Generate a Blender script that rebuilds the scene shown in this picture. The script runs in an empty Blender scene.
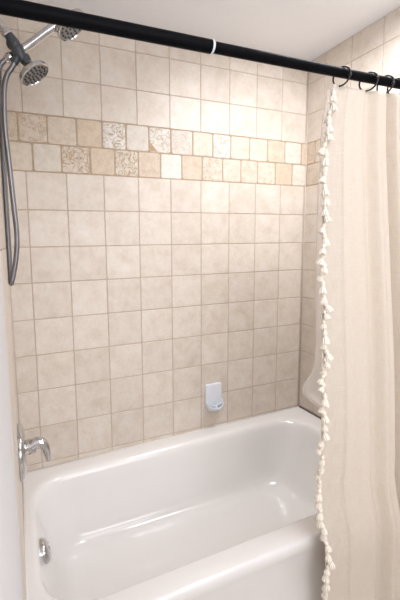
import bpy, bmesh, math, random
from mathutils import Vector, Matrix

random.seed(7)
scene = bpy.context.scene
COL = scene.collection

# ------------------------------------------------------------------ camera
cam_data = bpy.data.cameras.new('camera')
cam = bpy.data.objects.new('camera', cam_data)
COL.objects.link(cam)
R_ = Vector((0.92715, -0.37442, -0.01405))
U_ = Vector((0.05660, 0.10288, 0.99308))
F_ = Vector((0.37039, 0.92153, -0.11658))
cam.matrix_world = Matrix(((R_.x, U_.x, -F_.x, 0.0246),
                           (R_.y, U_.y, -F_.y, -1.6168),
                           (R_.z, U_.z, -F_.z, 1.3904),
                           (0, 0, 0, 1)))
cam_data.sensor_fit = 'VERTICAL'
cam_data.sensor_height = 36.0
cam_data.sensor_width = 24.0
cam_data.lens = 22.0075
cam_data.shift_x = 0.06171
cam_data.shift_y = -0.02351
cam_data.clip_start = 0.005
scene.camera = cam

# ------------------------------------------------------------------ world, lights, exposure
world = bpy.data.worlds.new('world')
scene.world = world
world.use_nodes = True
world.node_tree.nodes['Background'].inputs[0].default_value = (0.9, 0.92, 1.0, 1)
world.node_tree.nodes['Background'].inputs[1].default_value = 0.3


def area(name, loc, target, sx, sy, power, color):
    d = bpy.data.lights.new(name, 'AREA')
    d.shape = 'RECTANGLE'
    d.size, d.size_y = sx, sy
    d.energy = power
    d.color = color
    o = bpy.data.objects.new(name, d)
    COL.objects.link(o)
    o.location = loc
    o.rotation_euler = (Vector(target) - Vector(loc)).to_track_quat('-Z', 'Y').to_euler()
    return o


LIGHT = (0.982, 0.985, 1.025)
area('shower_lamp_light', (1.18, -0.73, 2.318), (1.32, 0.0, 0.85), 0.5, 0.18, 7.2, LIGHT).data.spread = math.radians(126)
area('ceiling_lamp_light', (1.0, -1.75, 2.30), (1.0, -1.75, 0), 1.4, 1.0, 6, LIGHT)
area('front_fill_light', (0.75, -2.70, 1.35), (0.9, -0.4, 0.9), 1.3, 1.2, 14.5, LIGHT)  # unseen soft fill added at the windowless front wall to even out the light

scene.view_settings.view_transform = 'Standard'
scene.view_settings.look = 'None'
scene.view_settings.gamma = 1.0
scene.view_settings.use_curve_mapping = False
scene.view_settings.exposure = 0.88


# ------------------------------------------------------------------ materials
def new_mat(name):
    m = bpy.data.materials.new(name)
    m.use_nodes = True
    nt = m.node_tree
    return m, nt, nt.nodes['Principled BSDF']


def node(nt, t, **kw):
    n = nt.nodes.new(t)
    for k, v in kw.items():
        setattr(n, k, v)
    return n


def noise(nt, scale, detail=4.0, rough=0.55, vec=None, coord='Object'):
    n = node(nt, 'ShaderNodeTexNoise')
    n.inputs['Scale'].default_value = scale
    n.inputs['Detail'].default_value = detail
    n.inputs['Roughness'].default_value = rough
    if vec is None:
        tc = node(nt, 'ShaderNodeTexCoord')
        vec = tc.outputs[coord]
    nt.links.new(vec, n.inputs['Vector'])
    return n.outputs['Fac']


def ramp(nt, fac, stops):
    r = node(nt, 'ShaderNodeValToRGB')
    while len(r.color_ramp.elements) < len(stops):
        r.color_ramp.elements.new(0.5)
    for e, (p, c) in zip(r.color_ramp.elements, stops):
        e.position = p
        e.color = (c[0], c[1], c[2], 1)
    nt.links.new(fac, r.inputs[0])
    return r.outputs[0]


def mixrgb(nt, mode, fac, a, b):
    m = node(nt, 'ShaderNodeMix', data_type='RGBA', blend_type=mode)
    m.inputs[0].default_value = fac
    nt.links.new(a, m.inputs[6])
    nt.links.new(b, m.inputs[7])
    return m.outputs[2]


def bump(nt, bsdf, h, strength=0.3, dist=0.002, prev=None):
    b = node(nt, 'ShaderNodeBump')
    b.inputs['Strength'].default_value = strength
    b.inputs['Distance'].default_value = dist
    nt.links.new(h, b.inputs['Height'])
    if prev is not None:
        nt.links.new(prev, b.inputs['Normal'])
    nt.links.new(b.outputs[0], bsdf.inputs['Normal'])
    return b.outputs[0]


def plain(name, color, rough=0.5, metal=0.0, var=0.04, scale=25.0, bumps=0.0, **kw):
    m, nt, b = new_mat(name)
    f = noise(nt, scale)
    lo = [max(0, c * (1 - var)) for c in color]
    hi = [min(1, c * (1 + var)) for c in color]
    nt.links.new(ramp(nt, f, [(0.3, lo), (0.7, hi)]), b.inputs['Base Color'])
    b.inputs['Roughness'].default_value = rough
    b.inputs['Metallic'].default_value = metal
    if bumps:
        bump(nt, b, f, bumps, 0.001)
    for k, v in kw.items():
        b.inputs[k].default_value = v
    return m


M = {}
M['white_paint'] = plain('white_paint', (0.75, 0.745, 0.75), 0.55, var=0.015, scale=60, bumps=0.08)
M['ceiling_paint'] = plain('ceiling_paint', (0.90, 0.91, 0.94), 0.8, var=0.015, scale=90, bumps=0.1)
M['floor_tile'] = plain('floor_tile', (0.64, 0.56, 0.48), 0.45, var=0.1, scale=8)
M['enamel'] = plain('white_tub_enamel', (0.84, 0.82, 0.80), 0.16, var=0.008, scale=6)
M['enamel'].node_tree.nodes['Principled BSDF'].inputs['Coat Weight'].default_value = 0.3
M['chrome'] = plain('chrome', (0.60, 0.60, 0.61), 0.08, 1.0, var=0.02)
M['brushed'] = plain('dull_steel', (0.55, 0.55, 0.56), 0.25, 1.0, var=0.05)
M['grey_plastic'] = plain('grey_plastic', (0.055, 0.065, 0.075), 0.35, 0.0, var=0.06)
M['hose_steel'] = plain('hose_steel', (0.25, 0.25, 0.265), 0.3, 1.0, var=0.06)
M['dark_nozzle'] = plain('dark_rubber', (0.05, 0.052, 0.056), 0.5, var=0.1)
M['black_rod'] = plain('black_rod_enamel', (0.004, 0.004, 0.005), 0.4, var=0.1, **{'Specular IOR Level': 0.04})
M['black_wire'] = plain('black_ring_metal', (0.008, 0.008, 0.009), 0.3, var=0.1)
M['white_plastic'] = plain('white_plastic', (0.74, 0.77, 0.82), 0.3, var=0.02)
M['caulk'] = plain('grey_caulk', (0.20, 0.18, 0.16), 0.6, var=0.15, scale=60)
M['white_caulk'] = plain('white_caulk', (0.78, 0.74, 0.69), 0.5, var=0.03, scale=60)
M['tassel'] = plain('tassel_cotton', (0.90, 0.83, 0.72), 0.9, var=0.06, scale=400, bumps=0.4)
M['border_grout'] = plain('brown_border_grout', (0.47, 0.36, 0.26), 0.85, var=0.1, scale=40)
M['corner_grout'] = plain('pale_corner_grout', (0.64, 0.56, 0.475), 0.8, var=0.05, scale=40)
M['spray_grey'] = plain('spray_face_grey', (0.24, 0.24, 0.245), 0.3, 0.6, var=0.05)
M['grout'] = plain('beige_grout', (0.56, 0.47, 0.385), 0.85, var=0.1, scale=40, bumps=0.3)


def field_material():
    m, nt, b = new_mat('beige_ceramic_tile')
    at = node(nt, 'ShaderNodeAttribute', attribute_name='tint')
    tc = node(nt, 'ShaderNodeTexCoord')
    add = node(nt, 'ShaderNodeVectorMath', operation='MULTIPLY_ADD')
    nt.links.new(at.outputs['Color'], add.inputs[0])
    add.inputs[1].default_value = (40, 40, 40)
    nt.links.new(tc.outputs['Object'], add.inputs[2])
    f1 = noise(nt, 16, 6, 0.62, add.outputs[0])
    f2 = noise(nt, 75, 5, 0.6, add.outputs[0])
    base = ramp(nt, f1, [(0.28, (0.655, 0.57, 0.48)), (0.5, (0.725, 0.65, 0.57)), (0.72, (0.77, 0.71, 0.645))])
    fine = ramp(nt, f2, [(0.3, (0.93, 0.925, 0.915)), (0.65, (1, 1, 1))])
    c = mixrgb(nt, 'MULTIPLY', 1.0, base, fine)
    # one brightness step per tile, read from the tile's own tint
    sep = node(nt, 'ShaderNodeSeparateColor')
    nt.links.new(at.outputs['Color'], sep.inputs[0])
    per = ramp(nt, sep.outputs[0], [(0.0, (0.95, 0.94, 0.93)), (1.0, (1.04, 1.04, 1.04))])
    c = mixrgb(nt, 'MULTIPLY', 1.0, c, per)
    nt.links.new(c, b.inputs['Base Color'])
    b.inputs['Roughness'].default_value = 0.42
    n1 = bump(nt, b, f1, 0.12, 0.002)
    bump(nt, b, f2, 0.10, 0.001, n1)
    return m


def border_material():
    m, nt, b = new_mat('tumbled_travertine_tile')
    at = node(nt, 'ShaderNodeAttribute', attribute_name='tint')
    rl = node(nt, 'ShaderNodeAttribute', attribute_name='relief')
    f1 = noise(nt, 30, 6, 0.65)
    f2 = noise(nt, 110, 5, 0.6)
    v = ramp(nt, f1, [(0.3, (0.86, 0.83, 0.78)), (0.6, (1.02, 1.02, 1.02))])
    c = mixrgb(nt, 'MULTIPLY', 1.0, at.outputs['Color'], v)
    # pits and worm-like relief, strong only on the carved tiles
    tc = node(nt, 'ShaderNodeTexCoord')
    n = node(nt, 'ShaderNodeTexNoise')
    n.inputs['Scale'].default_value = 34
    n.inputs['Detail'].default_value = 1.5
    n.inputs['Distortion'].default_value = 1.3
    nt.links.new(tc.outputs['Object'], n.inputs['Vector'])
    sub = node(nt, 'ShaderNodeMath', operation='SUBTRACT')
    nt.links.new(n.outputs['Fac'], sub.inputs[0])
    sub.inputs[1].default_value = 0.5
    ab = node(nt, 'ShaderNodeMath', operation='ABSOLUTE')
    nt.links.new(sub.outputs[0], ab.inputs[0])
    worm = ramp(nt, ab.outputs[0], [(0.016, (0, 0, 0)), (0.048, (1, 1, 1))])
    hm = node(nt, 'ShaderNodeMix', data_type='RGBA', blend_type='MIX')
    nt.links.new(rl.outputs['Fac'], hm.inputs[0])
    hm.inputs[6].default_value = (1, 1, 1, 1)
    nt.links.new(worm, hm.inputs[7])
    stain = ramp(nt, hm.outputs[2], [(0.0, (0.78, 0.63, 0.47)), (1.0, (1, 1, 1))])
    c = mixrgb(nt, 'MULTIPLY', 1.0, c, stain)
    nt.links.new(c, b.inputs['Base Color'])
    b.inputs['Roughness'].default_value = 0.6
    n1 = bump(nt, b, hm.outputs[2], 0.75, 0.004)
    n2 = bump(nt, b, f1, 0.35, 0.003, n1)
    bump(nt, b, f2, 0.25, 0.002, n2)
    return m


M['field'] = field_material()
M['border'] = border_material()


def curtain_material():
    m, nt, b = new_mat('ivory_slub_linen')
    tc = node(nt, 'ShaderNodeTexCoord')
    def stretched(sx, sz, det):
        mp = node(nt, 'ShaderNodeMapping')
        mp.inputs['Scale'].default_value = (sx, 1, sz)
        nt.links.new(tc.outputs['UV'], mp.inputs[0])
        return noise(nt, 1.0, det, 0.6, mp.outputs[0])
    mp_uv = node(nt, 'ShaderNodeMapping')
    nt.links.new(tc.outputs['UV'], mp_uv.inputs[0])
    def uvnoise(sx, sy, det):
        mp = node(nt, 'ShaderNodeMapping')
        mp.inputs['Scale'].default_value = (sx, sy, 1)
        nt.links.new(tc.outputs['UV'], mp.inputs[0])
        return noise(nt, 1.0, det, 0.6, mp.outputs[0])
    weft = uvnoise(25, 330, 3)
    warp = uvnoise(330, 25, 3)
    mix = node(nt, 'ShaderNodeMath', operation='ADD')
    nt.links.new(weft, mix.inputs[0])
    nt.links.new(warp, mix.inputs[1])
    half = node(nt, 'ShaderNodeMath', operation='MULTIPLY')
    nt.links.new(mix.outputs[0], half.inputs[0])
    half.inputs[1].default_value = 0.5
    c = ramp(nt, half.outputs[0], [(0.36, (0.78, 0.69, 0.585)), (0.62, (0.89, 0.81, 0.71))])
    nt.links.new(c, b.inputs['Base Color'])
    b.inputs['Roughness'].default_value = 0.9
    b.inputs['Sheen Weight'].default_value = 0.15
    bump(nt, b, half.outputs[0], 0.5, 0.0012)
    tr = node(nt, 'ShaderNodeBsdfTranslucent')
    tr.inputs['Color'].default_value = (0.95, 0.88, 0.79, 1)
    ms = node(nt, 'ShaderNodeMixShader')
    ms.inputs[0].default_value = 0.30
    nt.links.new(b.outputs[0], ms.inputs[1])
    nt.links.new(tr.outputs[0], ms.inputs[2])
    nt.links.new(ms.outputs[0], nt.nodes['Material Output'].inputs[0])
    return m


def liner_material():
    m, nt, b = new_mat('frosted_liner_plastic')
    f = noise(nt, 14)
    nt.links.new(ramp(nt, f, [(0.3, (0.84, 0.83, 0.84)), (0.7, (0.9, 0.89, 0.89))]), b.inputs['Base Color'])
    b.inputs['Roughness'].default_value = 0.3
    tr = node(nt, 'ShaderNodeBsdfTranslucent')
    tr.inputs['Color'].default_value = (0.9, 0.88, 0.87, 1)
    tp = node(nt, 'ShaderNodeBsdfTransparent')
    ms = node(nt, 'ShaderNodeMixShader')
    ms.inputs[0].default_value = 0.75
    nt.links.new(b.outputs[0], ms.inputs[1])
    nt.links.new(tr.outputs[0], ms.inputs[2])
    m2 = node(nt, 'ShaderNodeMixShader')
    m2.inputs[0].default_value = 0.3
    nt.links.new(ms.outputs[0], m2.inputs[1])
    nt.links.new(tp.outputs[0], m2.inputs[2])
    nt.links.new(m2.outputs[0], nt.nodes['Material Output'].inputs[0])
    return m


M['linen'] = curtain_material()
M['liner'] = liner_material()


# ------------------------------------------------------------------ object helpers
def obj(name, bm, mats, parent=None, smooth=False, angle=None):
    me = bpy.data.meshes.new(name)
    bmesh.ops.recalc_face_normals(bm, faces=bm.faces[:])
    bm.to_mesh(me)
    bm.free()
    for m in (mats if isinstance(mats, (list, tuple)) else [mats]):
        me.materials.append(m)
    o = bpy.data.objects.new(name, me)
    COL.objects.link(o)
    if smooth:
        for p in me.polygons:
            p.use_smooth = True
        if angle:
            me.set_sharp_from_angle(angle=math.radians(angle))
    if parent is not None:
        o.parent = parent
    return o


def thing(name, loc, label, cat, group=None):
    o = bpy.data.objects.new(name, None)
    COL.objects.link(o)
    o.location = loc
    o.empty_display_size = 0.05
    tag(o, label, cat, group)
    return o


def tag(o, label, cat, group=None):
    o['label'] = label
    o['category'] = cat
    if group:
        o['group'] = group
    return o


def struct(o):
    o['kind'] = 'structure'
    return o


def add_box(bm, lo, hi, mi=0):
    vs = [bm.verts.new((x, y, z)) for x in (lo[0], hi[0]) for y in (lo[1], hi[1]) for z in (lo[2], hi[2])]
    for f in ((0, 1, 3, 2), (4, 6, 7, 5), (0, 4, 5, 1), (2, 3, 7, 6), (0, 2, 6, 4), (1, 5, 7, 3)):
        bm.faces.new([vs[i] for i in f]).material_index = mi


def basis(axis):
    return Vector(axis).normalized().to_track_quat('Z', 'Y').to_matrix()


def add_lathe(bm, profile, origin, axis=(0, 0, 1), n=32, mi=0, sx=1.0):
    """profile: list of (radius, height along axis)."""
    B = basis(axis)
    O = Vector(origin)
    rings = []
    for r, h in profile:
        if r < 1e-6:
            rings.append([bm.verts.new(O + B @ Vector((0, 0, h)))])
        else:
            rings.append([bm.verts.new(O + B @ Vector((sx * r * math.cos(2 * math.pi * k / n),
                                                       r * math.sin(2 * math.pi * k / n), h))) for k in range(n)])
    for a, b in zip(rings, rings[1:]):
        if len(a) == 1 and len(b) == 1:
            continue
        for k in range(n):
            k2 = (k + 1) % n
            if len(a) == 1:
                f = [a[0], b[k], b[k2]]
            elif len(b) == 1:
                f = [a[k], a[k2], b[0]]
            else:
                f = [a[k], a[k2], b[k2], b[k]]
            bm.faces.new(f).material_index = mi
    for ring in (rings[0], rings[-1]):
        if len(ring) > 1:
            bm.faces.new(ring).material_index = mi


def catmull(pts, per=10):
    P = [Vector(p) for p in pts]
    P = [2 * P[0] - P[1]] + P + [2 * P[-1] - P[-2]]
    out = []
    for i in range(1, len(P) - 2):
        for k in range(per):
            t = k / per
            a, b, c, d = P[i - 1:i + 3]
            out.append(0.5 * ((2 * b) + (c - a) * t + (2 * a - 5 * b + 4 * c - d) * t * t + (3 * b - a - 3 * c + d) * t ** 3))
    out.append(P[-2])
    return out


def resample(path, step):
    out = [path[0]]
    acc = 0.0
    for a, b in zip(path, path[1:]):
        L = (b - a).length
        if L < 1e-9:
            continue
        while acc + L >= step:
            t = (step - acc) / L
            a = a.lerp(b, t)
            out.append(a)
            L = (b - a).length
            acc = 0.0
            if L < 1e-9:
                break
        acc += L
    return out


def add_tube(bm, path, radius, n=12, cap=True, mi=0, closed=False, flat=1.0):
    """radius: number or function of (index, fraction)."""
    path = [Vector(p) for p in path]
    N = len(path)
    up = None
    rings = []
    for i, p in enumerate(path):
        if closed:
            t = (path[(i + 1) % N] - path[i - 1]).normalized()
        else:
            t = (path[min(i + 1, N - 1)] - path[max(i - 1, 0)]).normalized()
        if up is None:
            up = t.orthogonal().normalized()
        up = (up - t * up.dot(t)).normalized()
        side = t.cross(up)
        r = radius(i, i / max(1, N - 1)) if callable(radius) else radius
        rings.append([bm.verts.new(p + up * (r * flat * math.cos(2 * math.pi * k / n)) + side * (r * math.sin(2 * math.pi * k / n)))
                      for k in range(n)])
    pairs = list(zip(rings, rings[1:])) + ([(rings[-1], rings[0])] if closed else [])
    for a, b in pairs:
        for k in range(n):
            bm.faces.new([a[k], a[(k + 1) % n], b[(k + 1) % n], b[k]]).material_index = mi
    if cap and not closed:
        bm.faces.new(rings[0]).material_index = mi
        bm.faces.new(rings[-1]).material_index = mi


# ------------------------------------------------------------------ the room
T = 0.15875
CEIL = 2.325
J0 = 1.6859
W = 1.524
TILE_END = -0.845
ROWS_LOW = [J0, 1.532, 1.380, 1.2298, 1.075, 0.920, 0.763, 0.597, 0.431, 0.268, 0.105, 0.0]
A0, A1, A2, A3 = J0 + 0.2253, 2.0585, 2.214, CEIL + 0.001
MID = J0 + 0.1128
GW = 0.0042          # grout width


def tile_wall(name, mapf, u0, u1, cols, row1, row2, tints1, tints2, back):
    """mapf(u, z, d) -> world point, d = height above the grout face (negative = into the wall)."""
    bm = bmesh.new()
    tint = bm.faces.layers.float_vector.new('tint')
    relief = bm.faces.layers.float.new('relief')
    rng = random.Random(name)
    # grout slab
    vs = {}
    s0, s1 = u0, u1
    if name == 'wall_back':
        s0, s1 = u0 - 0.09, u1 + 0.09
    for u in (s0, s1):
        for z in (0.0, CEIL):
            for d in (-0.0022, -back):
                vs[(u, z, d)] = bm.verts.new(mapf(u, z, d))
    F, Bk = -0.0022, -back
    for q in ([(s0, 0.0, F), (s1, 0.0, F), (s1, CEIL, F), (s0, CEIL, F)],
              [(s0, 0.0, Bk), (s0, CEIL, Bk), (s1, CEIL, Bk), (s1, 0.0, Bk)],
              [(s0, 0.0, F), (s0, CEIL, F), (s0, CEIL, Bk), (s0, 0.0, Bk)],
              [(s1, 0.0, F), (s1, 0.0, Bk), (s1, CEIL, Bk), (s1, CEIL, F)],
              [(s0, CEIL, F), (s1, CEIL, F), (s1, CEIL, Bk), (s0, CEIL, Bk)],
              [(s0, 0.0, F), (s0, 0.0, Bk), (s1, 0.0, Bk), (s1, 0.0, F)]):
        bm.faces.new([vs[k] for k in q]).material_index = 0

    bm.faces.new([bm.verts.new(mapf(u, z, -0.0020)) for u, z in ((u0, J0 - 0.003), (u1, J0 - 0.003), (u1, A0 + 0.003), (u0, A0 + 0.003))]).material_index = 3

    def tile(ua, ub, za, zb, mi, col, rel, g, jit):
        ua, ub, za, zb = ua + g / 2, ub - g / 2, za + g / 2, zb - g / 2
        if ub - ua < 0.006 or zb - za < 0.006:
            return
        bev = 0.0018 if mi == 1 else 0.003
        j = lambda: rng.uniform(-jit, jit)
        cor = [(ua + j(), za + j()), (ub + j(), za + j()), (ub + j(), zb + j()), (ua + j(), zb + j())]
        cu, cz = (ua + ub) / 2, (za + zb) / 2
        # soften the corners: eight points round the tile
        pts = []
        k = 0.002 if mi == 1 else 0.006
        for i in range(4):
            p, a, b = cor[i], cor[i - 1], cor[(i + 1) % 4]
            for o in (a, b):
                L = math.hypot(o[0] - p[0], o[1] - p[1])
                pts.append((p[0] + (o[0] - p[0]) * k / L, p[1] + (o[1] - p[1]) * k / L))
        lo = [bm.verts.new(mapf(u, z, -0.0022)) for u, z in pts]
        md = [bm.verts.new(mapf(u, z, -0.0008)) for u, z in pts]
        hi = []
        for u, z in pts:
            du, dz = cu - u, cz - z
            L = math.hypot(du, dz)
            hi.append(bm.verts.new(mapf(u + du / L * bev, z + dz / L * bev, 0.0)))
        fs = [bm.faces.new(hi)]
        for a, b in ((lo, md), (md, hi)):
            for i in range(8):
                fs.append(bm.faces.new([a[i], a[(i + 1) % 8], b[(i + 1) % 8], b[i]]))
        for f in fs:
            f.material_index = mi
            f[tint] = col
            f[relief] = rel

    rows = [(b, a) for a, b in zip(ROWS_LOW, ROWS_LOW[1:])] + [(A0, A1), (A1, A2), (A2, A3)]
    cc = [u0] + [c for c in cols if u0 < c < u1] + [u1]
    for za, zb in rows:
        for ua, ub in zip(cc, cc[1:]):
            tile(ua, ub, za, min(zb, CEIL), 1, (rng.random(), rng.random(), rng.random()), 0, GW, 0.0004)
    for (za, zb), line, tints in (((MID, A0), row1, tints1), ((J0, MID), row2, tints2)):
        cc2 = [u0] + [c for c in line if u0 < c < u1] + [u1]
        for i, (ua, ub) in enumerate(zip(cc2, cc2[1:])):
            c, r = tints[i % len(tints)]
            tile(ua, ub, za, zb, 2, c, r, 0.0065, 0.0012)
            if name == 'wall_back' and line is row1 and i == 6:
                # the brown stone inclusion in this tile's lower left corner
                g = 0.0045
                f = bm.faces.new([bm.verts.new(mapf(u, z, 0.0003)) for u, z in ((ua + g, za + g), (ua + g + 0.034, za + g + 0.002), (ua + g + 0.024, za + g + 0.014), (ua + g + 0.006, za + g + 0.036), (ua + g, za + g + 0.030))])
                f.material_index = 2
                f[tint] = (0.52, 0.36, 0.215)
                f[relief] = 0.2
    o = obj(name, bm, [M['grout'], M['field'], M['border'], M['border_grout']])
    return struct(o)


TAN = (0.67, 0.565, 0.455)
ORG = (0.66, 0.55, 0.43)
PNK = (0.70, 0.61, 0.51)
CRM = (0.72, 0.645, 0.55)
PAL = (0.73, 0.68, 0.61)
WHT = (0.79, 0.75, 0.69)
GRY = (0.70, 0.64, 0.56)
row1_lines = [0.065, 0.176, 0.294, 0.4025, 0.509, 0.616, 0.724, 0.836, 0.945, 1.046, 1.157, 1.268, 1.380, 1.490]
row1_tints = [(TAN, 0.3), (PNK, 0.55), (PNK, 0.15), (ORG, 0.05), (WHT, 1.0), (PAL, 0.0), (WHT, 0.6),
              (PAL, 0.35), (CRM, 0.1), (WHT, 0.6), (CRM, 0.2), (CRM, 0.1), (TAN, 0.15), (PAL, 0.1)]
row2_lines = [0.005, 0.115, 0.228, 0.347, 0.456, 0.563, 0.671, 0.778, 0.887, 1.000, 1.107, 1.208, 1.320, 1.431]
row2_tints = [(TAN, 0), (PNK, 0.0), (GRY, 0.05), (PNK, 0.8), (ORG, 0.1), (CRM, 0.85), (TAN, 0.15), (WHT, 0.1), (TAN, 0.1),
              (CRM, 0.5), (CRM, 0.3), (PNK, 0.2), (CRM, 0.3), (ORG, 0.1), (PAL, 0.1)]
side_tints = [(TAN, 0.2), (CRM, 0.5), (ORG, 0.1), (PAL, 0.1), (PNK, 0.4), (WHT, 0.7), (CRM, 0.1)]

cols_back = [0.08525 + T * k for k in range(-1, 10)]
tile_wall('wall_back', lambda u, z, d: (u, -d, z), 0.0, W, cols_back, row1_lines, row2_lines, row1_tints, row2_tints, 0.09)
side_cols = [0.11 + T * k for k in range(8)]
side_b1 = [0.06 + 0.11 * k for k in range(9)]
side_b2 = [0.005 + 0.11 * k for k in range(9)]
wr = tile_wall('wall_right', lambda u, z, d: (W - d, -u, z), 0.0, -TILE_END, side_cols, side_b1, side_b2, side_tints, side_tints[3:] + side_tints[:3], 0.09)
wl = tile_wall('wall_left', lambda u, z, d: (d, -u, z), 0.0, -TILE_END, side_cols, side_b1, side_b2, side_tints[2:] + side_tints[:2], side_tints, 0.09)

ROOM_Y = -2.75
ROOM_X = 2.6
bm = bmesh.new()
add_box(bm, (-0.09, ROOM_Y, 0), (-0.0006, TILE_END - 0.0002, CEIL))
struct(obj('wall_entry', bm, M['white_paint']))
bm = bmesh.new()
add_box(bm, (-0.09, ROOM_Y - 0.09, 0), (ROOM_X + 0.09, ROOM_Y, CEIL))
struct(obj('wall_front', bm, M['white_paint']))
bm = bmesh.new()
add_box(bm, (ROOM_X, ROOM_Y, 0), (ROOM_X + 0.09, TILE_END, CEIL))
struct(obj('wall_vanity', bm, M['white_paint']))
bm = bmesh.new()
add_box(bm, (W + 0.0905, TILE_END, 0), (ROOM_X + 0.09, TILE_END + 0.09, CEIL))
struct(obj('wall_return', bm, M['white_paint']))
bm = bmesh.new()
add_box(bm, (-0.09, ROOM_Y - 0.09, -0.05), (ROOM_X + 0.09, 0.09, 0.0))
struct(obj('floor', bm, M['floor_tile']))
bm = bmesh.new()
add_box(bm, (-0.09, ROOM_Y - 0.09, CEIL), (ROOM_X + 0.09, 0.09, CEIL + 0.05))
struct(obj('ceiling', bm, M['ceiling_paint']))

# ------------------------------------------------------------------ bathtub
RIM_L, RIM_R = 0.402, 0.426        # the tub sits a touch higher on its right


def rimz(x):
    return RIM_L + (RIM_R - RIM_L) * x / W


def rrect(x0, x1, y0, y1, radii, seg=12, side=26):
    """closed loop; radii for corners (x1,y1) (x0,y1) (x0,y0) (x1,y0), counter-clockwise from +x+y corner."""
    cs = [(x1, y1, radii[0], 0), (x0, y1, radii[1], 90), (x0, y0, radii[2], 180), (x1, y0, radii[3], 270)]
    sg = [(-1, -1), (1, -1), (1, 1), (-1, 1)]
    arcs = []
    for (cx, cy, r, a0), (ax, ay) in zip(cs, sg):
        ox, oy = cx + ax * r, cy + ay * r
        arcs.append([(ox + r * math.cos(math.radians(a0 + 90 * k / seg)), oy + r * math.sin(math.radians(a0 + 90 * k / seg))) for k in range(seg + 1)])
    out = []
    for i in range(4):
        out += arcs[i]
        a, b = arcs[i][-1], arcs[(i + 1) % 4][0]
        out += [(a[0] + (b[0] - a[0]) * k / side, a[1] + (b[1] - a[1]) * k / side) for k in range(1, side)]
    return out


tub = thing('bathtub', (0, 0, 0), 'white enamelled alcove bathtub with a rounded basin, built in under the tiled wall', 'bathtub')
bm = bmesh.new()
loops = []


def loop(x0, x1, y0, y1, radii, zf):
    loops.append([bm.verts.new((x, y, zf(x, y))) for x, y in rrect(x0, x1, y0, y1, radii)])


e = 0.003
X0, X1, Y0, Y1 = e, W - e, -0.768, -e
o4 = (0.004,) * 4
for z in (0.0, 0.05):
    loop(X0, X1, Y0 + 0.030, Y1, o4, lambda x, y, z=z: z)
loop(X0, X1, Y0 + 0.014, Y1, o4, lambda x, y: rimz(x) - 0.075)
for dy, dz in ((0.003, 0.045), (0.0, 0.028), (0.0, 0.014), (0.002, 0.007), (0.006, 0.002), (0.012, 0.0005)):
    loop(X0 + (0.0 if dy < 0.002 else 0), X1, Y0 + dy, Y1, (0.004, 0.004, 0.004 + dy, 0.004 + dy), lambda x, y, dz=dz: rimz(x) - dz)
loop(X0 + 0.006, X1 - 0.006, Y0 + 0.03, Y1 - 0.006, (0.02,) * 4, lambda x, y: rimz(x))
# basin opening, then a rolled lip, sloping walls, fillet and floor
ix0, ix1, iy0, iy1 = 0.032, 1.440, -0.692, -0.066
prof = [  # inset left, right, front, back, depth below rim, corner radius
    (-0.010, -0.012, -0.006, -0.012, 0.0004, 0.150),
    (0.000, 0.000, 0.000, 0.000, 0.0018, 0.150),
    (0.006, 0.010, 0.005, 0.010, 0.0070, 0.150),
    (0.011, 0.018, 0.009, 0.018, 0.0160, 0.150),
    (0.015, 0.024, 0.012, 0.023, 0.0300, 0.150),
    (0.022, 0.036, 0.017, 0.028, 0.0700, 0.148),
    (0.036, 0.060, 0.024, 0.035, 0.1300, 0.145),
    (0.054, 0.092, 0.032, 0.043, 0.1950, 0.140),
    (0.070, 0.118, 0.040, 0.051, 0.2400, 0.135),
    (0.082, 0.135, 0.047, 0.058, 0.2650, 0.130),
    (0.097, 0.152, 0.058, 0.070, 0.2850, 0.122),
    (0.116, 0.172, 0.074, 0.087, 0.2980, 0.112),
    (0.142, 0.200, 0.096, 0.110, 0.3050, 0.095),
    (0.190, 0.260, 0.140, 0.155, 0.3085, 0.070),
]
for l, r, f, b, d, rad in prof:
    loop(ix0 + l, ix1 - r, iy0 + f, iy1 - b, (rad, rad, rad, rad), lambda x, y, d=d: rimz(x if d < 0.05 else 0.75) - d)
for a, b in zip(loops, loops[1:]):
    n = len(a)
    for k in range(n):
        bm.faces.new([a[k], a[(k + 1) % n], b[(k + 1) % n], b[k]])
bm.faces.new(loops[-1])
bm.faces.new(loops[0])
basin = obj('basin', bm, M['enamel'], tub, smooth=True, angle=50)

# overflow plate with its trip lever on the left inner wall
oc = Vector((0.0605, -0.385, rimz(0) - 0.066))
on = Vector((1, 0, 0.30)).normalized()
bm = bmesh.new()
add_lathe(bm, [(0.0, -0.008), (0.040, -0.008), (0.041, 0.004), (0.038, 0.012), (0.028, 0.0175), (0.014, 0.0195), (0.0, 0.020)], oc, on, 36)
pl = obj('overflow_plate', bm, M['chrome'], tub, smooth=True, angle=50)
pl['label'] = 'round chrome overflow plate'
bm = bmesh.new()
add_lathe(bm, [(0.0, 0.016), (0.008, 0.016), (0.008, 0.0205), (0.005, 0.0225), (0.0, 0.023)], oc, on, 20)
add_tube(bm, [oc + on * 0.0205, oc + on * 0.0205 + Vector((0, 0, -0.012)), oc + on * 0.0185 + Vector((0.002, 0, -0.024))], 0.003, 10)
obj('trip_lever', bm, M['chrome'], pl, smooth=True, angle=50)
for sy in (-1, 1):
    bm = bmesh.new()
    add_lathe(bm, [(0.0, 0.010), (0.0035, 0.010), (0.003, 0.0185), (0.0, 0.0192)], oc + Vector((0, sy * 0.025, 0)), on, 12)
    obj('screw', bm, M['brushed'], pl, smooth=True)
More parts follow.
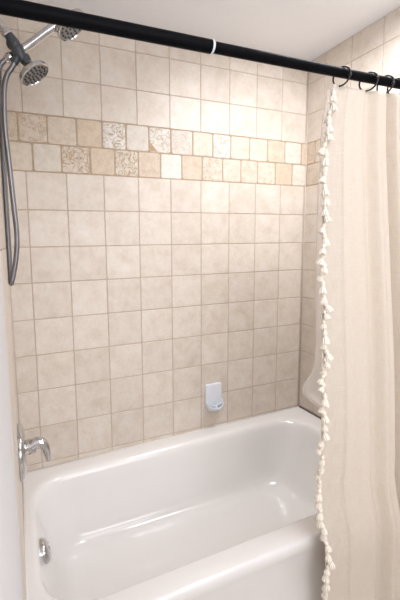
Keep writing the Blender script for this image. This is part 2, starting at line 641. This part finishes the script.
# caulk beads where the tub meets the walls
bm = bmesh.new()
add_tube(bm, [(0.002, -0.0025, rimz(0) + 0.001), (W - 0.002, -0.0025, rimz(W) + 0.001)], 0.0035, 8)
struct(obj('trim_1', bm, M['white_caulk'], smooth=True))
bm = bmesh.new()
add_tube(bm, [(W - 0.003, -0.012, rimz(W) + 0.002), (W - 0.003, -0.76, rimz(W) + 0.002)], 0.0048, 8)
struct(obj('trim_2', bm, M['caulk'], smooth=True))
bm = bmesh.new()
add_tube(bm, [(0.0025, -0.006, rimz(0) + 0.001), (0.0025, -0.76, rimz(0) + 0.001)], 0.0035, 8)
struct(obj('trim_3', bm, M['white_caulk'], smooth=True))

bm = bmesh.new()
add_tube(bm, [(W - 0.001, -0.001, rimz(W) + 0.003), (W - 0.001, -0.001, CEIL - 0.001)], 0.0034, 8)
struct(obj('trim_4', bm, M['corner_grout'], smooth=True))
bm = bmesh.new()
add_tube(bm, [(0.001, -0.001, rimz(0) + 0.003), (0.001, -0.001, CEIL - 0.001)], 0.0034, 8)
struct(obj('trim_5', bm, M['corner_grout'], smooth=True))

# ------------------------------------------------------------------ shower valve
VY, VZ = -0.38, 0.712
val = thing('shower_valve', (0, VY, VZ), 'chrome single-lever valve with a round plate on the wall just above the tub', 'faucet')
val_parts = []
bm = bmesh.new()
add_lathe(bm, [(0.0, 0.0003), (0.088, 0.0003), (0.090, 0.003), (0.089, 0.010), (0.084, 0.016), (0.068, 0.021), (0.040, 0.0235), (0.0, 0.024)], (0, 0, 0), (1, 0, 0), 48)
obj('escutcheon', bm, M['chrome'], val, smooth=True, angle=50)
bm = bmesh.new()
add_lathe(bm, [(0.0, 0.013), (0.026, 0.013), (0.0265, 0.018), (0.023, 0.021), (0.0225, 0.044), (0.024, 0.046), (0.024, 0.052), (0.0, 0.054)], (0.004, 0, 0.012), (1, 0, 0), 32)
obj('hub', bm, M['chrome'], val, smooth=True, angle=40)
bm = bmesh.new()
path = catmull([(0.046, 0.0, 0.013), (0.060, -0.002, 0.020), (0.074, -0.006, 0.017), (0.084, -0.010, 0.002), (0.089, -0.015, -0.022), (0.092, -0.018, -0.046)], 8)
add_tube(bm, path, lambda i, t: 0.0215 * (1 - t) ** 0.7 + 0.0065 if t < 1 else 0.004, 18, flat=0.8)
obj('lever_handle', bm, M['chrome'], val, smooth=True, angle=60)
bm = bmesh.new()
add_lathe(bm, [(0.0, 0.0), (0.006, 0.0), (0.0055, 0.003), (0.0, 0.0035)], (0.034, 0, -0.0108), (0, 0, -1), 14)
obj('set_screw', bm, M['dark_nozzle'], val, smooth=True)

# ------------------------------------------------------------------ fixed shower head on its arm
SY = -0.38
sh = thing('wall_shower', (0, SY, 2.035), 'small round chrome shower head with grey bracket on a wall arm, below the hand shower', 'shower head')


def rel(root, p):
    return Vector(p) - root.location


def disc_head(bm, c, n, r):
    add_lathe(bm, [(0.0, -0.034), (0.012, -0.034), (0.015, -0.028), (0.020, -0.020), (r * 0.75, -0.012), (r * 0.97, -0.004),
                   (r, 0.002), (r * 0.985, 0.008), (r * 0.93, 0.0095), (r * 0.90, 0.006), (0.0, 0.006)], c, n, 40)


def face_nozzles(bm, c, n, r):
    B = basis(n)
    for cnt, rr, s in ((16, 0.80, 0.0036), (10, 0.50, 0.0040), (4, 0.2, 0.0036)):
        for k in range(cnt):
            a = 2 * math.pi * (k + 0.3 * rr) / cnt
            p = Vector(c) + B @ Vector((rr * r * math.cos(a), rr * r * math.sin(a), 0))
            add_lathe(bm, [(0.0, 0.004), (s, 0.004), (s * 0.85, 0.0095), (s * 0.4, 0.0115), (0.0, 0.0118)], p, n, 10)


bm = bmesh.new()
add_lathe(bm, [(0.0, 0.0003), (0.030, 0.0003), (0.030, 0.004), (0.022, 0.010), (0.012, 0.014), (0.0, 0.014)], (0, 0, 0), (1, 0, 0), 32)
obj('wall_flange', bm, M['chrome'], sh, smooth=True, angle=45)
bm = bmesh.new()
add_tube(bm, catmull([(0.006, 0, 0.001), (0.018, 0, -0.002), (0.030, 0, -0.014), (0.042, 0, -0.032)], 6), 0.0105, 16)
add_lathe(bm, [(0.0, 0), (0.015, 0), (0.016, 0.003), (0.016, 0.014), (0.014, 0.017), (0.0, 0.017)], (0.034, 0, -0.020), (0.58, 0, -0.81), 8)
obj('shower_arm', bm, M['chrome'], sh, smooth=True, angle=30)
bm = bmesh.new()
pts = catmull([rel(sh, p) for p in ((0.045, SY, 2.003), (0.055, SY, 1.986), (0.066, SY, 1.967), (0.076, SY, 1.948), (0.084, SY, 1.938))], 6)
add_tube(bm, pts, lambda i, t: 0.0125 + 0.0055 * math.sin(math.pi * min(1, t * 1.1)) - 0.0018 * (1 if 0.40 < t < 0.48 else 0) , 16)
add_lathe(bm, [(0.0, 0), (0.012, 0), (0.0135, 0.004), (0.0135, 0.020), (0.0, 0.022)], rel(sh, (0.060, SY + 0.004, 1.984)), (-0.7, -0.45, -0.55), 16)
add_lathe(bm, [(0.0, 0), (0.017, 0), (0.019, 0.003), (0.019, 0.030), (0.017, 0.033), (0.0, 0.033)], rel(sh, (0.066, SY + 0.005, 1.972)), (0.2, 1, 0.05), 16)
br = obj('diverter_bracket', bm, M['grey_plastic'], sh, smooth=True, angle=40)
br['label'] = 'dark grey plastic diverter bracket'
HN = Vector((0.50, -0.16, -0.85)).normalized()
HC = rel(sh, (0.109, SY - 0.004, 1.906))
bm = bmesh.new()
add_lathe(bm, [(0.0, 0), (0.016, 0), (0.0175, 0.003), (0.0165, 0.012), (0.014, 0.024), (0.0, 0.024)], HC - HN * 0.052, HN, 20)
obj('neck', bm, M['grey_plastic'], sh, smooth=True, angle=40)
bm = bmesh.new()
disc_head(bm, HC, HN, 0.048)
hd = obj('head', bm, M['chrome'], sh, smooth=True, angle=40)
bm = bmesh.new()
add_lathe(bm, [(0.0, 0.005), (0.043, 0.005), (0.043, 0.0068), (0.043 * 0.5, 0.0075), (0.0, 0.0078)], HC, HN, 36)
obj('spray_face', bm, M['spray_grey'], hd, smooth=True, angle=40)
bm = bmesh.new()
face_nozzles(bm, HC, HN, 0.042)
obj('nozzles', bm, M['dark_nozzle'], hd, smooth=True, angle=40)
bm = bmesh.new()
add_lathe(bm, [(0.0, 0), (0.010, 0), (0.011, 0.003), (0.011, 0.018), (0.0, 0.019)], rel(sh, (0.064, SY, 1.942)), (-0.45, 0, -0.89), 16)
obj('hose_outlet', bm, M['grey_plastic'], sh, smooth=True, angle=30)

# ------------------------------------------------------------------ hand shower and hose
HY = -0.345
hs = thing('hand_shower', (0.066, HY, 1.972), 'long-handled chrome hand shower with a ribbed metal hose looping down the left wall', 'hand shower')
bm = bmesh.new()
hp = catmull([rel(hs, p) for p in ((0.050, HY, 1.959), (0.059, HY, 1.966), (0.070, HY, 1.975), (0.095, HY, 1.994), (0.125, HY, 2.020), (0.155, HY, 2.047), (0.185, HY, 2.072), (0.207, HY, 2.089))], 6)
add_tube(bm, hp, lambda i, t: 0.0150 if t < 0.22 else 0.0150 - 0.002 * math.sin(math.pi * (t - 0.22) / 0.78) + 0.005 * max(0, t - 0.7), 18)
obj('handle', bm, M['chrome'], hs, smooth=True, angle=50)
N2 = Vector((0.56, -0.22, -0.80)).normalized()
C2 = rel(hs, (0.232, HY - 0.006, 2.081))
bm = bmesh.new()
disc_head(bm, C2, N2, 0.055)
h2 = obj('head', bm, M['chrome'], hs, smooth=True, angle=40)
bm = bmesh.new()
add_lathe(bm, [(0.0, 0.005), (0.050, 0.005), (0.050, 0.0068), (0.050 * 0.5, 0.0075), (0.0, 0.0078)], C2, N2, 36)
obj('spray_face', bm, M['spray_grey'], h2, smooth=True, angle=40)
bm = bmesh.new()
face_nozzles(bm, C2, N2, 0.050)
obj('nozzles', bm, M['dark_nozzle'], h2, smooth=True, angle=40)
bm = bmesh.new()
add_lathe(bm, [(0.0, 0), (0.0150, 0), (0.0160, 0.002), (0.0160, 0.022), (0.0150, 0.024), (0.0120, 0.026), (0.0095, 0.033), (0.0, 0.033)], rel(hs, (0.0585, HY, 1.9640)), (-0.848, 0, -0.53), 18)
obj('hose_nut', bm, M['chrome'], hs, smooth=True, angle=30)
hose_pts = [(0.056, SY, 1.926), (0.046, SY, 1.908), (0.036, SY - 0.001, 1.893), (0.026, SY - 0.004, 1.862), (0.0215, SY - 0.008, 1.818), (0.0195, SY - 0.010, 1.735),
            (0.0235, SY - 0.010, 1.66), (0.030, SY - 0.008, 1.527), (0.0345, SY - 0.006, 1.42), (0.029, SY - 0.004, 1.355),
            (0.019, SY + 0.002, 1.302), (0.0115, SY + 0.006, 1.275), (0.0095, SY + 0.018, 1.272), (0.009, SY + 0.030, 1.30), (0.009, SY + 0.034, 1.40), (0.009, SY + 0.034, 1.60),
            (0.0095, SY + 0.034, 1.78), (0.0105, SY + 0.034, 1.88), (0.014, SY + 0.0345, 1.918), (0.022, SY + 0.035, 1.936), (0.034, SY + 0.035, 1.9475)]
bm = bmesh.new()
hose = resample(catmull([rel(hs, p) for p in hose_pts], 16), 0.0021)
add_tube(bm, hose, lambda i, t: (0.0080, 0.0086, 0.0070)[i % 3], 12)
obj('hose', bm, M['hose_steel'], hs, smooth=True, angle=80)

# ------------------------------------------------------------------ wall holder
hx, hz = 0.949, 0.583
ho = thing('soap_holder', (hx, 0, hz), 'small white plastic holder with a rounded lip on the tiled wall above the tub', 'soap holder')
bm = bmesh.new()


def outline(s, inset=0.0, nb=20):
    w, top = 0.050 * s, 0.075 * s
    w -= inset
    top -= inset
    pts = []
    for k in range(nb + 1):
        a = math.pi + math.pi * k / nb
        pts.append((w * math.cos(a), -0.022 * s + (0.055 * s - inset) * math.sin(a)))
    rc = 0.010
    for k in range(6):
        a = math.radians(90 * k / 5)
        pts.append((w * 0.94 - rc + rc * math.cos(a), top - rc + rc * math.sin(a)))
    for k in range(6):
        a = math.radians(90 + 90 * k / 5)
        pts.append((-w * 0.94 + rc + rc * math.cos(a), top - rc + rc * math.sin(a)))
    return pts


def loft(bm, layers):
    rings = [[bm.verts.new(p) for p in L] for L in layers]
    for a, b in zip(rings, rings[1:]):
        n = len(a)
        for k in range(n):
            bm.faces.new([a[k], a[(k + 1) % n], b[(k + 1) % n], b[k]])
    bm.faces.new(rings[0])
    bm.faces.new(rings[-1])


loft(bm, [[(x, -0.0004, z) for x, z in outline(1.0)], [(x, -0.007, z) for x, z in outline(1.0)],
          [(x, -0.010, z) for x, z in outline(1.0, 0.003)], [(x, -0.011, z) for x, z in outline(1.0, 0.007)]])
obj('back_plate', bm, M['white_plastic'], ho, smooth=True, angle=40)
# projecting half-round dish: rim tube, bowl and a cross bar
bm = bmesh.new()


def half(r, ry, z, y0, n=22):
    drop = 0.026 * max(0.0, (z + 0.062) / 0.048)      # the lip dips towards the front
    return [(r * math.cos(math.pi * k / n), y0 - ry * math.sin(math.pi * k / n), z - drop * math.sin(math.pi * k / n)) for k in range(n + 1)]


rings = []
for r, ry, z in ((0.046, 0.040, -0.016), (0.050, 0.045, -0.014), (0.051, 0.046, -0.020), (0.048, 0.042, -0.042), (0.034, 0.027, -0.062), (0.006, 0.004, -0.070)):
    rings.append([bm.verts.new(p) for p in half(r, ry, z, -0.0095)])
for a, b in zip(rings, rings[1:]):
    for k in range(len(a) - 1):
        bm.faces.new([a[k], a[k + 1], b[k + 1], b[k]])
inner = [[bm.verts.new(p) for p in half(r, ry, z, -0.0095)] for r, ry, z in ((0.044, 0.037, -0.022), (0.040, 0.033, -0.042), (0.026, 0.020, -0.056))]
for a, b in zip([rings[0]] + inner, inner):
    for k in range(len(a) - 1):
        bm.faces.new([a[k], a[k + 1], b[k + 1], b[k]])
bm.faces.new(inner[-1])
di = obj('dish', bm, M['white_plastic'], ho, smooth=True, angle=50)
bm = bmesh.new()
add_tube(bm, [(-0.042, -0.018, -0.030), (-0.020, -0.022, -0.034), (0.0, -0.030, -0.037), (0.020, -0.022, -0.034), (0.042, -0.018, -0.030)], 0.0035, 10)
add_tube(bm, [(0.0, -0.029, -0.037), (0.0, -0.050, -0.041)], 0.0035, 10)
obj('drain_bar', bm, M['white_plastic'], di, smooth=True)

# ------------------------------------------------------------------ curtain rod
ROD_Y, RZ0, RZ1 = -0.80, 1.8455, 1.860


def rodz(x):
    return RZ0 + (RZ1 - RZ0) * x / W


rod = thing('curtain_rod', (0, ROD_Y, RZ0), 'black telescoping tension rod running across the tub opening below the ceiling', 'curtain rod')
rd = Vector((W, 0, RZ1 - RZ0)).normalized()
bm = bmesh.new()
xj = 0.484
add_lathe(bm, [(0.0, 0.012), (0.0150, 0.012), (0.0150, xj), (0.0, xj)], (0, 0, 0), rd, 32)
obj('outer_tube', bm, M['black_rod'], rod, smooth=True, angle=40)
bm = bmesh.new()
add_lathe(bm, [(0.0, xj - 0.05), (0.0128, xj - 0.05), (0.0128, W - 0.012), (0.0, W - 0.012)], (0, 0, 0), rd, 32)
obj('inner_tube', bm, M['black_rod'], rod, smooth=True, angle=40)
bm = bmesh.new()
add_lathe(bm, [(0.0128, xj - 0.001), (0.0157, xj - 0.001), (0.0160, xj + 0.001), (0.0155, xj + 0.0045), (0.0128, xj + 0.005)], (0, 0, 0), rd, 32)
cl = obj('collar', bm, M['white_plastic'], rod, smooth=True, angle=40)
cl['label'] = 'thin white plastic collar at the joint of the rod'
for p, dx in (((0.0005, 0, 0), 1), ((W - 0.0005, 0, RZ1 - RZ0), -1)):
    bm = bmesh.new()
    add_lathe(bm, [(0.0, 0.0), (0.024, 0.0), (0.024, 0.016), (0.021, 0.020), (0.0, 0.020)], p, (dx, 0, 0), 28)
    obj('end_cap', bm, M['black_rod'], rod, smooth=True, angle=40)

# ------------------------------------------------------------------ curtain rings
RING_X = [0.899, 1.003, 1.072, 1.122, 1.185, 1.250, 1.312, 1.372, 1.432, 1.478]
RING_LABEL = ['black curtain ring nearest the tasselled edge, leftmost on the rod',
              'black curtain ring second from the tasselled edge',
              'black curtain ring third from the tasselled edge, above a deep fold',
              'black curtain ring fourth from the tasselled edge, close to its neighbour']
bm = bmesh.new()
rr = 0.0245
add_tube(bm, [(0, rr * math.cos(a), rr * math.sin(a)) for a in [2 * math.pi * k / 40 for k in range(40)]], 0.0024, 10, closed=True)
ring_body = obj('curtain_ring', bm, M['black_wire'], smooth=True)
bm = bmesh.new()
add_lathe(bm, [(0.0, -0.0045), (0.0032, -0.0035), (0.0046, 0), (0.0032, 0.0035), (0.0, 0.0045)], (0, -rr, 0), (0, 0, 1), 12)
knob = obj('clasp', bm, M['black_wire'], ring_body, smooth=True)
for i, x in enumerate(RING_X):
    if i == 0:
        r, k = ring_body, knob
    else:
        r = ring_body.copy()
        COL.objects.link(r)
        k = knob.copy()
        COL.objects.link(k)
        k.parent = r
    r.location = (x, ROD_Y, rodz(x) + 0.0150 - rr)
    r.rotation_euler = (math.radians(8 * (-1) ** i), 0, math.radians((14, 22, 6, 26, 10, 18, -8, 14, 20, 5)[i]))
    tag(r, RING_LABEL[i] if i < 4 else 'black curtain ring gathered with the folds near the right wall', 'curtain ring', 'black rings on the curtain rod')

# ------------------------------------------------------------------ shower curtain
CT, CB = 1.822, 0.07


def interp(xs, ys, x):
    if x >= xs[0]:
        return ys[0]
    for i in range(len(xs) - 1):
        if x >= xs[i + 1]:
            t = (x - xs[i]) / (xs[i + 1] - xs[i])
            return ys[i] + (ys[i + 1] - ys[i]) * t
    return ys[-1]


EDGE_Z = [1.83, 1.75, 1.669, 1.45, 1.217, 1.05, 0.906, 0.677, 0.596, 0.52, 0.429, 0.244, 0.05]
EDGE_X = [0.874, 0.858, 0.849, 0.850, 0.857, 0.866, 0.873, 0.872, 0.862, 0.872, 0.890, 0.904, 0.910]
RIGHT = 1.495


def edge_x(z):
    return interp(EDGE_Z, EDGE_X, z)


def phase(x):
    xs = [0.80] + RING_X + [1.52]
    for i in range(len(xs) - 1):
        if x <= xs[i + 1]:
            return i + (x - xs[i]) / (xs[i + 1] - xs[i])
    return len(xs) - 1


def curtain_point(t, z):
    """t 0..1 across the curtain measured at the top."""
    k = (CT - z) / (CT - CB)
    xt = 0.872 + (RIGHT - 0.872) * t
    g = t + (1 - (1 - t) ** 2.4 - t) * k ** 0.8
    x0 = edge_x(z)
    x = x0 + (RIGHT - x0) * g
    ph = phase(xt)
    amp = 0.048 * (0.7 + 0.3 * k)
    w = 0.5 - 0.5 * math.cos(2 * math.pi * ph)
    # first panel hangs nearly flat
    damp = min(1.0, 0.16 + max(0.0, (ph - 1.0)) * 0.42)
    y = ROD_Y + 0.008 - amp * damp * w ** 0.55
    y += 0.006 * damp * math.sin(4.7 * ph + 2.2 * k) * k
    y += 0.011 * damp * math.sin(4 * math.pi * ph + 0.6) * (0.5 + 0.5 * k)
    y += 0.0025 * math.sin(23 * x + 9 * z) * k
    y -= 0.012 * k ** 1.2
    # cloth touches the tub's front rim and is pushed out a little below it
    y -= 0.012 * math.exp(-((z - 0.40) / 0.12) ** 2)
    return Vector((x, y, z))


cur = thing('shower_curtain', (0, ROD_Y, 0), 'ivory woven shower curtain with a tasselled left edge, drawn to the right of the tub', 'shower curtain')
bm = bmesh.new()
uvl = bm.loops.layers.uv.new('UVMap')
NU, NV = 260, 120
grid, uvs = [], []
for j in range(NV + 1):
    z = CT + (CB - CT) * j / NV
    row = []
    for i in range(NU + 1):
        t = i / NU
        p = curtain_point(t, z)
        if j == 0:
            p.z -= 0.006 * (0.5 - 0.5 * math.cos(2 * math.pi * phase(0.872 + (RIGHT - 0.872) * t)))
        row.append(bm.verts.new(p - cur.location))
    grid.append(row)
for j in range(NV):
    for i in range(NU):
        f = bm.faces.new([grid[j][i], grid[j][i + 1], grid[j + 1][i + 1], grid[j + 1][i]])
        for lp, (a, b) in zip(f.loops, ((i, j), (i + 1, j), (i + 1, j + 1), (i, j + 1))):
            lp[uvl].uv = (1.6 * a / NU, 1.75 * (1 - b / NV))
cloth = obj('cloth', bm, M['linen'], cur, smooth=True)
sm = cloth.modifiers.new('thickness', 'SOLIDIFY')
sm.thickness = 0.0014
sm.offset = 0

# side hem: a doubled strip of cloth with a line of stitches
bm = bmesh.new()
uvl = bm.loops.layers.uv.new('UVMap')
rows = []
for j in range(NV + 1):
    z = CT + (CB - CT) * j / NV
    rows.append([bm.verts.new(curtain_point(0.001 + 0.085 * i / 6, z) + Vector((0, -0.0011, 0)) - cur.location) for i in range(7)])
for j in range(NV):
    for i in range(6):
        f = bm.faces.new([rows[j][i], rows[j][i + 1], rows[j + 1][i + 1], rows[j + 1][i]])
        for lp, (a, b) in zip(f.loops, ((i, j), (i + 1, j), (i + 1, j + 1), (i, j + 1))):
            lp[uvl].uv = (0.3 + 0.05 * a / 6, 1.75 * (1 - b / NV))
hem = obj('side_hem', bm, M['linen'], cur, smooth=True)
sm = hem.modifiers.new('thickness', 'SOLIDIFY')
sm.thickness = 0.0009
bm = bmesh.new()
for k in range(150):
    z = CT - 0.02 - k * 0.0114
    a = curtain_point(0.083, z) + Vector((0, -0.0022, 0)) - cur.location
    b = curtain_point(0.083, z - 0.0065) + Vector((0, -0.0022, 0)) - cur.location
    add_tube(bm, [a, b], 0.0007, 5)
st = obj('stitching', bm, M['tassel'], hem)

# trim cord and its tassels
bm = bmesh.new()
cord = [curtain_point(0.0, CT - 0.012 - (CT - CB - 0.012) * j / 300) + Vector((-0.001 + 0.0012 * math.sin(j * 0.9), -0.001, 0)) - cur.location for j in range(301)]
add_tube(bm, cord, 0.0022, 8)
obj('trim_cord', bm, M['tassel'], cur, smooth=True)

bm = bmesh.new()
prof_t = [(0.0, 0.004), (0.0022, 0.003), (0.0030, -0.001), (0.0052, -0.003), (0.0066, -0.0065), (0.0054, -0.0105), (0.0038, -0.0125), (0.0058, -0.016),
          (0.0082, -0.024), (0.0096, -0.031), (0.0088, -0.0325), (0.0, -0.031)]
n = 20
rings = []
for r, h in prof_t:
    if r == 0:
        rings.append([bm.verts.new((0, 0, h))])
    else:
        rings.append([bm.verts.new(((r * (1 + (0.16 if h < -0.013 else 0.05) * math.cos(10 * 2 * math.pi * k / n))) * math.cos(2 * math.pi * k / n),
                                    (r * (1 + (0.16 if h < -0.013 else 0.05) * math.cos(10 * 2 * math.pi * k / n))) * math.sin(2 * math.pi * k / n),
                                    h + (0.0022 * math.sin(k * 2.3) if h < -0.03 else 0))) for k in range(n)])
for a, b in zip(rings, rings[1:]):
    for k in range(n):
        k2 = (k + 1) % n
        if len(a) == 1:
            bm.faces.new([a[0], b[k], b[k2]])
        elif len(b) == 1:
            bm.faces.new([a[k], a[k2], b[0]])
        else:
            bm.faces.new([a[k], a[k2], b[k2], b[k]])
tassel = obj('tassel', bm, M['tassel'], cur, smooth=True, angle=70)
NT = 62
rng = random.Random(3)
for i in range(NT):
    z = CT - 0.016 - i * (CT - CB - 0.03) / (NT - 1) + rng.uniform(-0.004, 0.004)
    o = tassel if i == 0 else tassel.copy()
    if i:
        COL.objects.link(o)
        o.parent = cur
    side = rng.choice((-1, -1, -1, 0.2, 1))
    p = curtain_point(0.0, z) - cur.location
    o.location = p + Vector((-0.001 + 0.0015 * side, -0.005 - rng.uniform(0, 0.004), 0))
    o.rotation_euler = (rng.uniform(-0.35, 0.1), rng.uniform(0.0, 0.5) if side < 0 else rng.uniform(-0.45, 0.1), rng.uniform(0, 6))
    s = rng.uniform(0.88, 1.12)
    o.scale = (s, s, s * rng.uniform(0.85, 1.1))

# ------------------------------------------------------------------ liner inside the tub
LZ = [1.818, 1.74, 1.678, 1.51, 1.204, 1.05, 0.962, 0.915, 0.883, 0.86, 0.835, 0.80, 0.70, 0.15]
LX = [0.872, 0.864, 0.866, 0.876, 0.905, 0.925, 0.928, 0.912, 0.907, 0.917, 0.948, 0.995, 1.045, 1.09]


def liner_point(t, z):
    x0 = interp(LZ, LX, z)
    x = x0 + (1.49 - x0) * t
    y = interp([1.818, 0.86, 0.43, 0.15], [-0.776, -0.700, -0.640, -0.622], z)
    y += (0.006 + 0.006 * min(1, (1.82 - z) / 0.3)) * math.sin(2 * math.pi * 7.5 * t + 0.4) * (1 if t > 0.0 else 0)
    y += 0.022 * math.exp(-((z - 0.885) / 0.05) ** 2) * math.exp(-(t / 0.12) ** 2)
    return Vector((x, y, z))


bm = bmesh.new()
rows = []
NU2, NV2 = 120, 110
for j in range(NV2 + 1):
    z = 1.818 + (0.15 - 1.818) * j / NV2
    rows.append([bm.verts.new(liner_point(i / NU2, z)) for i in range(NU2 + 1)])
for j in range(NV2):
    for i in range(NU2):
        bm.faces.new([rows[j][i], rows[j][i + 1], rows[j + 1][i + 1], rows[j + 1][i]])
lin = obj('shower_liner', bm, M['liner'], smooth=True)
tag(lin, 'frosted white plastic shower liner hanging behind the tasselled curtain, inside the tub', 'shower liner')
